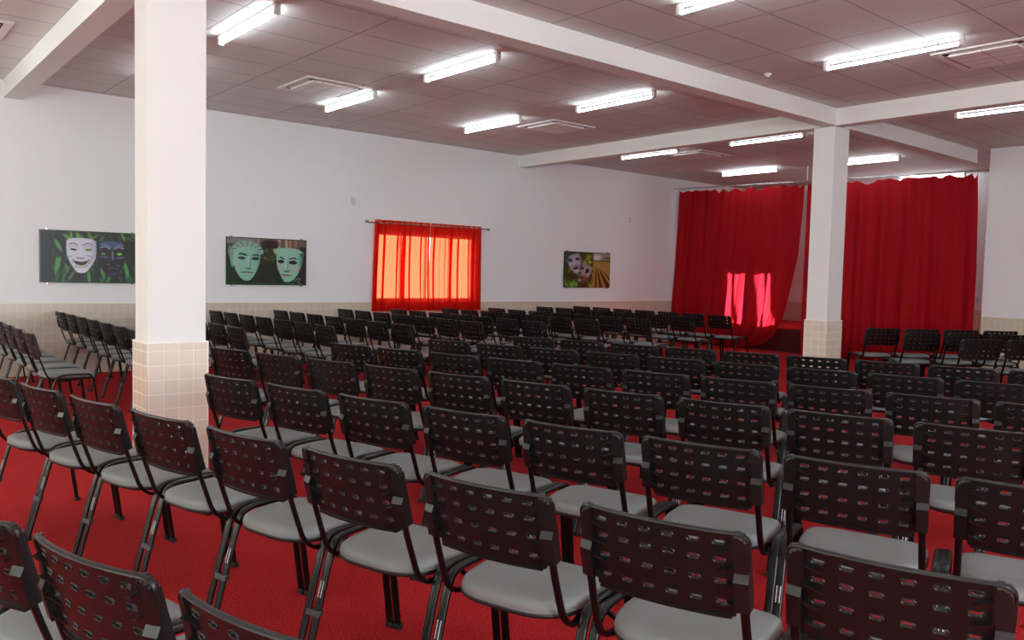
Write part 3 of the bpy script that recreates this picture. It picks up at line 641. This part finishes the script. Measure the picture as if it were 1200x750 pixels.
# ------------------------------------------------------------------ the chair
BW2=.2253; PL=.2329; RC=math.radians(15)
def panel_pt(y,s,d=0):
    """point on the backrest: y across, s up along the panel, d towards the rear"""
    k=1-(y/BW2)**2
    x=-.19-s*math.sin(RC)-.030*k+.003; z=.60+s*math.cos(RC)
    return (x-d*math.cos(RC), y, z-d*math.sin(RC))
def build_backrest(parent):
    m=MB(); T=.009
    YC=np.linspace(-.186,.186,7); RS=[.012,.071,.128,.185,.224]
    def stad(cx,cs,n=12):
        out=[]
        for k in range(n):
            a=2*PI*(k+.5)/n; c,s=math.cos(a),math.sin(a)
            out.append((cx+.0066*math.copysign(1,c)+.0058*c, cs+.0059*s))
        return out
    def rect(a,b,c,d,n=12):
        # 12 points round the cell, matching angles (k+.5)*30deg
        cx,cs=(a+b)/2,(c+d)/2; out=[]
        for k in range(n):
            ang=2*PI*(k+.5)/n; 
            col=[(1,.33),(1,1),(.33,1),(-.33,1),(-1,1),(-1,.33),(-1,-.33),(-1,-1),(-.33,-1),(.33,-1),(1,-1),(1,-.33)][k]
            out.append((cx+(b-a)/2*col[0],cs+(d-c)/2*col[1]))
        return out
    n=12
    for i in range(6):
        for j in range(4):
            a,b,c,d=YC[i],YC[i+1],RS[j],RS[j+1]; R_=rect(a,b,c,d); S=stad((a+b)/2,(c+d)/2)
            V=[panel_pt(y,s,T) for y,s in R_]+[panel_pt(y,s,T) for y,s in S]+[panel_pt(y,s,0) for y,s in R_]+[panel_pt(y,s,0) for y,s in S]
            F=[]
            for k in range(n):
                k2=(k+1)%n; F+= [(k,k2,n+k2,n+k),(2*n+k,3*n+k,3*n+k2,2*n+k2),(n+k,n+k2,3*n+k2,3*n+k)]
            m.add(V,F)
            # raised rim round the slot
            S2=[((y-(a+b)/2)*1.35+(a+b)/2,(s-(c+d)/2)*1.45+(c+d)/2) for y,s in S]
            V=[panel_pt(y,s,T) for y,s in S2]+[panel_pt(y,s,T+.0022) for y,s in [((q[0]+w[0])/2,(q[1]+w[1])/2) for q,w in zip(S,S2)]]+[panel_pt(y,s,T+.0) for y,s in S]
            F=[]
            for k in range(n):
                k2=(k+1)%n; F+=[(k,k2,n+k2,n+k),(n+k,n+k2,2*n+k2,2*n+k)]
            m.add(V,F)
    def strip(y0,y1,s0,s1,d0,d1,nn=16):
        V=[];F=[]
        for i in range(nn+1):
            y=y0+(y1-y0)*i/nn
            V+=[panel_pt(y,s0,d0),panel_pt(y,s1,d0),panel_pt(y,s1,d1),panel_pt(y,s0,d1)]
        for i in range(nn):
            a=4*i; b=a+4
            for k in range(4): F.append((a+k,a+(k+1)%4,b+(k+1)%4,b+k))
        F.append((3,2,1,0)); F.append(tuple(4*nn+k for k in range(4)))
        m.add(V,F)
    strip(-.186,.186,.003,.012,0,T); strip(-.215,.215,.224,.2315,0,T)      # margins
    strip(-.178,.178,-.001,.005,-.002,T+.007)                               # bottom lip
    # top lip: a thin bead that rounds both upper corners
    path=[(-.2235,.150),(-.2235,.190)]+[(-.1985-.025*math.cos(a),.206+.025*math.sin(a)) for a in [k*PI/12 for k in range(7)]]
    path+= [(-.1985+.397*k/14,.231) for k in range(1,14)]+[(-q,w_) for q,w_ in reversed(path)]
    m.tube([panel_pt(q,w_,.005) for q,w_ in path],.0075,.0036,8,side=(1,0,.25))
    strip(-.200,-.186,.020,.230,0,T,4); strip(.186,.200,.020,.230,0,T,4)
    # side sleeves that receive the posts: shallow above, boxed out below, slanted facet between
    for s in (-1,1):
        prof=[(.030,-.006),(.030,.030),(.112,.030),(.130,.017),(.222,.011),(.2335,.006),(.2335,-.006)]
        def fn(p,t,s=s): return panel_pt(s*t,p[0],p[1])
        for ya,yb,top in ((.190,.203,.2335),(.203,.212,.229),(.212,.219,.222),(.219,.2253,.208)):
            m.prism([(min(q,top),w_) for q,w_ in prof if q<=top+.03][:7] if top>.23 else [(.030,-.006),(.030,.030),(.112,.030),(.130,.017),(top-.012,.0115),(top,.006),(top,-.006)],ya,yb,fn)
        prof2=[(.02,-.004),(.02,.012),(.2325,.016),(.2325,-.004)]
        m.prism(prof2,.184,.190,fn)
        # tapering ribs
        for sr in (.045,.095,.145,.195):
            V=[panel_pt(s*.186,sr+.004,T),panel_pt(s*.186,sr+.004,T+.019),panel_pt(s*.143,sr-.018,T),
               panel_pt(s*.186,sr-.001,T),panel_pt(s*.186,sr-.001,T+.019),panel_pt(s*.143,sr-.023,T)]
            m.add(V,[(0,1,2),(5,4,3),(0,3,4,1),(1,4,5,2),(2,5,3,0)])
    return m.build('backrest',M['plastic'],parent)

def superell(nx,ny,y0,x0,x1):
    pass
def seat_outline(n=48):
    pts=[]
    for k in range(n):
        a=2*PI*k/n; c,s=math.cos(a),math.sin(a)
        e=.62 if c<0 else .45
        x=math.copysign(abs(c)**e,c); y=math.copysign(abs(s)**e,s)
        # rear bows out in a curve, front nearly straight
        X=.03+(.215*x if c>0 else .205*x)
        Y=.214*y*(1-.10*max(0,-x))
        pts.append((X,Y))
    return pts
def build_seat(parent):
    O=seat_outline(); n=len(O); m=MB(); V=[];F=[]
    cx=.03
    def ztop(x): return .462-.018*max(0,(x-.12)/.13)**2+.006*max(0,(-x)/.17)**2
    rings=[(1.0,-.030),(1.008,-.016),(.992,-.004),(.95,.004),(.86,.009),(.6,.012),(.3,.010)]
    for sc_,dz in rings:
        for X,Y in O:
            x=cx+(X-cx)*sc_; y=Y*sc_; dip=-.006*(1-min(1,(abs(y)/.2))**2)*(1-sc_)*2
            V.append((x,y,ztop(x)+dz+dip))
    for r in range(len(rings)-1):
        for k in range(n):
            k2=(k+1)%n; F.append((r*n+k,r*n+k2,(r+1)*n+k2,(r+1)*n+k))
    V.append((cx,0,ztop(cx)+.004)); c=len(V)-1; r=(len(rings)-1)*n
    for k in range(n): F.append((r+k,r+(k+1)%n,c))
    F.append(tuple(range(n-1,-1,-1)))
    m.add(V,F); m.build('seat_cushion',M['vinyl'],parent,smooth=True,angle=60)
    m=MB(); V=[];F=[]
    rings=[(1.0,-.026),(1.014,-.032),(1.0,-.040),(.88,-.050)]
    for sc_,dz in rings:
        for X,Y in O:
            x=cx+(X-cx)*sc_; V.append((x,Y*sc_,ztop(x)+dz))
    for r in range(3):
        for k in range(n):
            k2=(k+1)%n; F.append((r*n+k,r*n+k2,(r+1)*n+k2,(r+1)*n+k))
    F.append(tuple(range(3*n,4*n))); F.append(tuple(range(n-1,-1,-1)))
    m.add(V,F); m.build('seat_shell',M['shell'],parent,smooth=True,angle=50)
def bez(p,n=8,R=9):
    """round the inner corners of a polyline"""
    P=[Vector(q) for q in p]; out=[P[0]]
    for i in range(1,len(P)-1):
        a,b,c=P[i-1],P[i],P[i+1]; r=min((a-b).length*.48,(c-b).length*.48,R)
        q0=b+(a-b).normalized()*r; q1=b+(c-b).normalized()*r
        for k in range(n+1):
            t=k/n; out.append(q0*(1-t)**2+b*2*t*(1-t)+q1*t*t)
    out.append(P[-1]); return out
def chair_proto():
    e=empty('stacking_chair',(0,0,0))
    build_backrest(e); build_seat(e)
    for s in (1,-1):
        y=s*.2475
        # rear leg runs up into the arch and forward to the middle of the seat side
        p=bez([(-.215,y,.012),(-.105,y,.385),(-.078,y,.448),(-.03,y,.462),(.06,y,.463)],8,.045)
        m=MB(); m.tube(p,.0162,.0090,12); lg=m.build('leg',M['metal'],e,smooth=True,angle=60)
        m=MB(); m.box((-.230,y-.0166,0),(-.204,y+.0166,.022)); m.build('foot_cap',M['rubber'],lg,bevel=.003)
        p=bez([(.06,y,.463),(.18,y,.460),(.205,y,.41),(.262,y,.012)],8,.05)
        m=MB(); m.tube(p,.0162,.0090,12); lg=m.build('leg',M['metal'],e,smooth=True,angle=60)
        m=MB(); m.box((.250,y-.0166,0),(.276,y+.0166,.022)); m.build('foot_cap',M['rubber'],lg,bevel=.003)
        # back post: oval tube from the sleeve down, curving forward under the seat
        yp=s*.209; a=panel_pt(yp,.10,.014); b=panel_pt(yp,.0,.012)
        p=bez([a,b,(-.150,s*.211,.45),(-.105,s*.214,.408),(-.02,s*.200,.404),(.10,s*.12,.404)],6)
        m=MB(); m.tube(p,.0115,.0075,12); m.build('back_post',M['metal'],e,smooth=True,angle=60)
        m=MB(); m.tube([(-.02,s*.19,.414),(-.02,s*.2475,.44)],.007,.007,8,side=(1,0,0)); m.build('bracket',M['metal'],e,smooth=True)
    # label on the left rear leg, clip joining it to the neighbour's leg
    def legp(z): t=(z-.012)/(.385-.012); return -.215+.11*t
    m=MB(); z0,z1=.262,.318; yy=.2475
    d=.0098
    m.add([(legp(z0)-d,yy-.008,z0-.003),(legp(z0)-d,yy+.008,z0-.003),(legp(z1)-d,yy+.008,z1-.003),(legp(z1)-d,yy-.008,z1-.003)]+
          [(legp(z0)-d+.001,yy-.008,z0-.003),(legp(z0)-d+.001,yy+.008,z0-.003),(legp(z1)-d+.001,yy+.008,z1-.003),(legp(z1)-d+.001,yy-.008,z1-.003)],
          [(0,1,2,3),(7,6,5,4),(0,4,5,1),(1,5,6,2),(2,6,7,3),(3,7,4,0)])
    st_=m.build('label_sticker',M['sticker'],e)
    st_['label']='small silver paper sticker'
    m=MB()
    for k in range(5):
        za=z0+.006+k*.010; dd=d+.0006; w=.0045 if k%2 else .006
        m.add([(legp(za)-dd,yy-w,za-.003),(legp(za)-dd,yy+w,za-.003),(legp(za+.003)-dd,yy+w,za),(legp(za+.003)-dd,yy-w,za)],[(0,1,2,3)])
    m.build('sticker_print',M['ink'],st_)
    m=MB(); zc=.205; xc=legp(zc)
    prof=[]; y0,y1=.2475-.019,.2475+.019+.031
    for z in (zc-.010,zc+.010):
        x=legp(z)
        ring=[(x-.013,y0+.004),(x-.013,y1-.004),(x-.009,y1),(x+.009,y1),(x+.013,y1-.004),(x+.013,y0+.004),(x+.009,y0),(x-.009,y0)]
        prof.append([(a,b,z) for a,b in ring])
    n=8; m.add(prof[0]+prof[1],[tuple(range(n)),tuple(range(2*n-1,n-1,-1))]+[(i,(i+1)%n,n+(i+1)%n,n+i) for i in range(n)])
    cl=m.build('connector_clip',M['clip'],e,bevel=.002); cl['label']='smoky plastic clip joining two legs'
    return e
CH=chair_proto(); used=[False]
def place_chair(x,y,ang,label,group,clip=True):
    """x, y: upper left corner of the backrest on the plan; ang: facing"""
    ox=x-(math.cos(ang)*-.2503-math.sin(ang)*BW2); oy=y-(math.sin(ang)*-.2503+math.cos(ang)*BW2)
    if not used[0]: o=CH; used[0]=True
    else: o=copy_tree(CH,skip=() if clip else ('connector_clip',))
    o.location=(ox,oy,0); o.rotation_euler=(0,0,ang); tag(o,label,'chair',group)
ORD=['first','second','third','fourth','fifth','sixth','seventh','eighth','ninth','tenth','eleventh','twelfth']
rows={}
for r,c,x,y in MAIN: rows.setdefault(r,[]).append((c,x,y))
RN=['nearest angled row','second angled row from the viewer','third angled row from the viewer','fourth angled row from the viewer','fifth angled row from the viewer','sixth angled row from the viewer','farthest angled row']
GA=0.28900836
for r in sorted(rows):
    L_=sorted(rows[r],reverse=True); nn=len(L_)
    for i,(c,x,y) in enumerate(L_):
        pos='leftmost' if i==0 else ('rightmost' if i==nn-1 else '%s from left'%ORD[i])
        lab='grey-seated black chair, %s in the %s'%(pos,RN[r])
        a_,b_=L_[max(0,i-1)],L_[min(nn-1,i+1)]
        loc=math.atan2(-(a_[1]-b_[1]),a_[2]-b_[2]) if nn>3 else GA
        ang=GA+max(-.075,min(.075,loc-GA))
        place_chair(x,y,ang,lab,'angled rows of black chairs in front',clip=(i!=0 or r in (0,1)))
rows={}
for r,c,x,y in WALLB: rows.setdefault(r,[]).append((c,x,y))
WN=['first wall-side row, at the left edge','second wall-side row, left of the near column','third wall-side row, behind the near column','fourth wall-side row, right of the near column','fifth wall-side row from the left','sixth wall-side row from the left','seventh wall-side row from the left','eighth wall-side row from the left','ninth wall-side row from the left','tenth wall-side row from the left','last wall-side row before the stage curtain']
for r in sorted(rows):
    L_=sorted(rows[r],reverse=True); nn=len(L_)
    for i,(c,x,y) in enumerate(L_):
        pos='chair next to the wall' if i==0 and c==6 else ('aisle-end chair' if c==0 else '%s chair from the wall'%ORD[6-c])
        lab='%s in the %s'%(pos,WN[r])
        place_chair(x,y,0.0,lab,'wall-side rows of black chairs',clip=(c!=6))
GN=['farthest short row by the right curtain','middle short row by the right curtain','nearest short row by the right curtain']
rows={}
for r,c,x,y in RIGHTB: rows.setdefault(r,[]).append((c,x,y))
for r in sorted(rows):
    for i,(c,x,y) in enumerate(sorted(rows[r])):
        place_chair(x,y,math.radians(49.97),'grey-seated black chair, %s from left in the %s'%(ORD[i],GN[r]),'short rows of chairs by the right stage curtain',clip=(i!=0))

# ------------------------------------------------------------------ daylight
w=bpy.data.worlds.new('World'); sc.world=w; w.use_nodes=True
w.node_tree.nodes['Background'].inputs[0].default_value=(.86,.94,1,1); w.node_tree.nodes['Background'].inputs[1].default_value=SKY
sl=bpy.data.lights.new('sun','SUN'); sl.energy=SUN; sl.angle=math.radians(.6); sl.color=(1,.93,.8)
so=bpy.data.objects.new('sun',sl); COL.objects.link(so)
so.rotation_euler=Vector((-1,.5,-.5)).to_track_quat('-Z','Y').to_euler()
# daylight entering through the windows behind the viewer: foliage-tinted
for h in BW:
    al=bpy.data.lights.new('window_daylight','AREA'); al.shape='RECTANGLE'; al.size=h[3]-h[2]; al.size_y=h[1]-h[0]; al.energy=DAY*(h[1]-h[0]); al.color=(.93,1,.66)
    ao=bpy.data.objects.new('window_daylight',al); COL.objects.link(ao); ao.location=(XR-.3,(h[0]+h[1])/2,(h[2]+h[3])/2); ao.rotation_euler=Vector((1,0,0)).to_track_quat('-Z','X').to_euler()

for h in RW:
    al=bpy.data.lights.new('window_daylight','AREA'); al.shape='RECTANGLE'; al.size=h[1]-h[0]; al.size_y=h[3]-h[2]; al.energy=DAY2*(h[1]-h[0]); al.color=(.86,.94,1)
    ao=bpy.data.objects.new('window_daylight',al); COL.objects.link(ao); ao.location=((h[0]+h[1])/2,YR-.3,(h[2]+h[3])/2); ao.rotation_euler=Vector((0,1,0)).to_track_quat('-Z','Y').to_euler()

# ------------------------------------------------------------------ camera
cd=bpy.data.cameras.new('camera'); cam=bpy.data.objects.new('camera',cd); COL.objects.link(cam)
F_=Vector((0.64218759,0.76447815,-0.05628722)); R_=Vector((0.76633687,-0.64199927,0.02376418)); U_=Vector((0.01796916,0.05839603,0.99813176))
mt=Matrix.Identity(4)
for i in range(3): mt[i][0]=R_[i]; mt[i][1]=U_[i]; mt[i][2]=-F_[i]
mt[0][3],mt[1][3],mt[2][3]=0,0,1.42
cam.matrix_world=mt; cd.sensor_width=36; cd.lens=946.97372/1200*36; cd.clip_start=.02; cd.clip_end=200
sc.camera=cam
vs=sc.view_settings; vs.view_transform='Standard'; vs.look='None'; vs.exposure=EXPO; vs.gamma=1; vs.use_curve_mapping=False
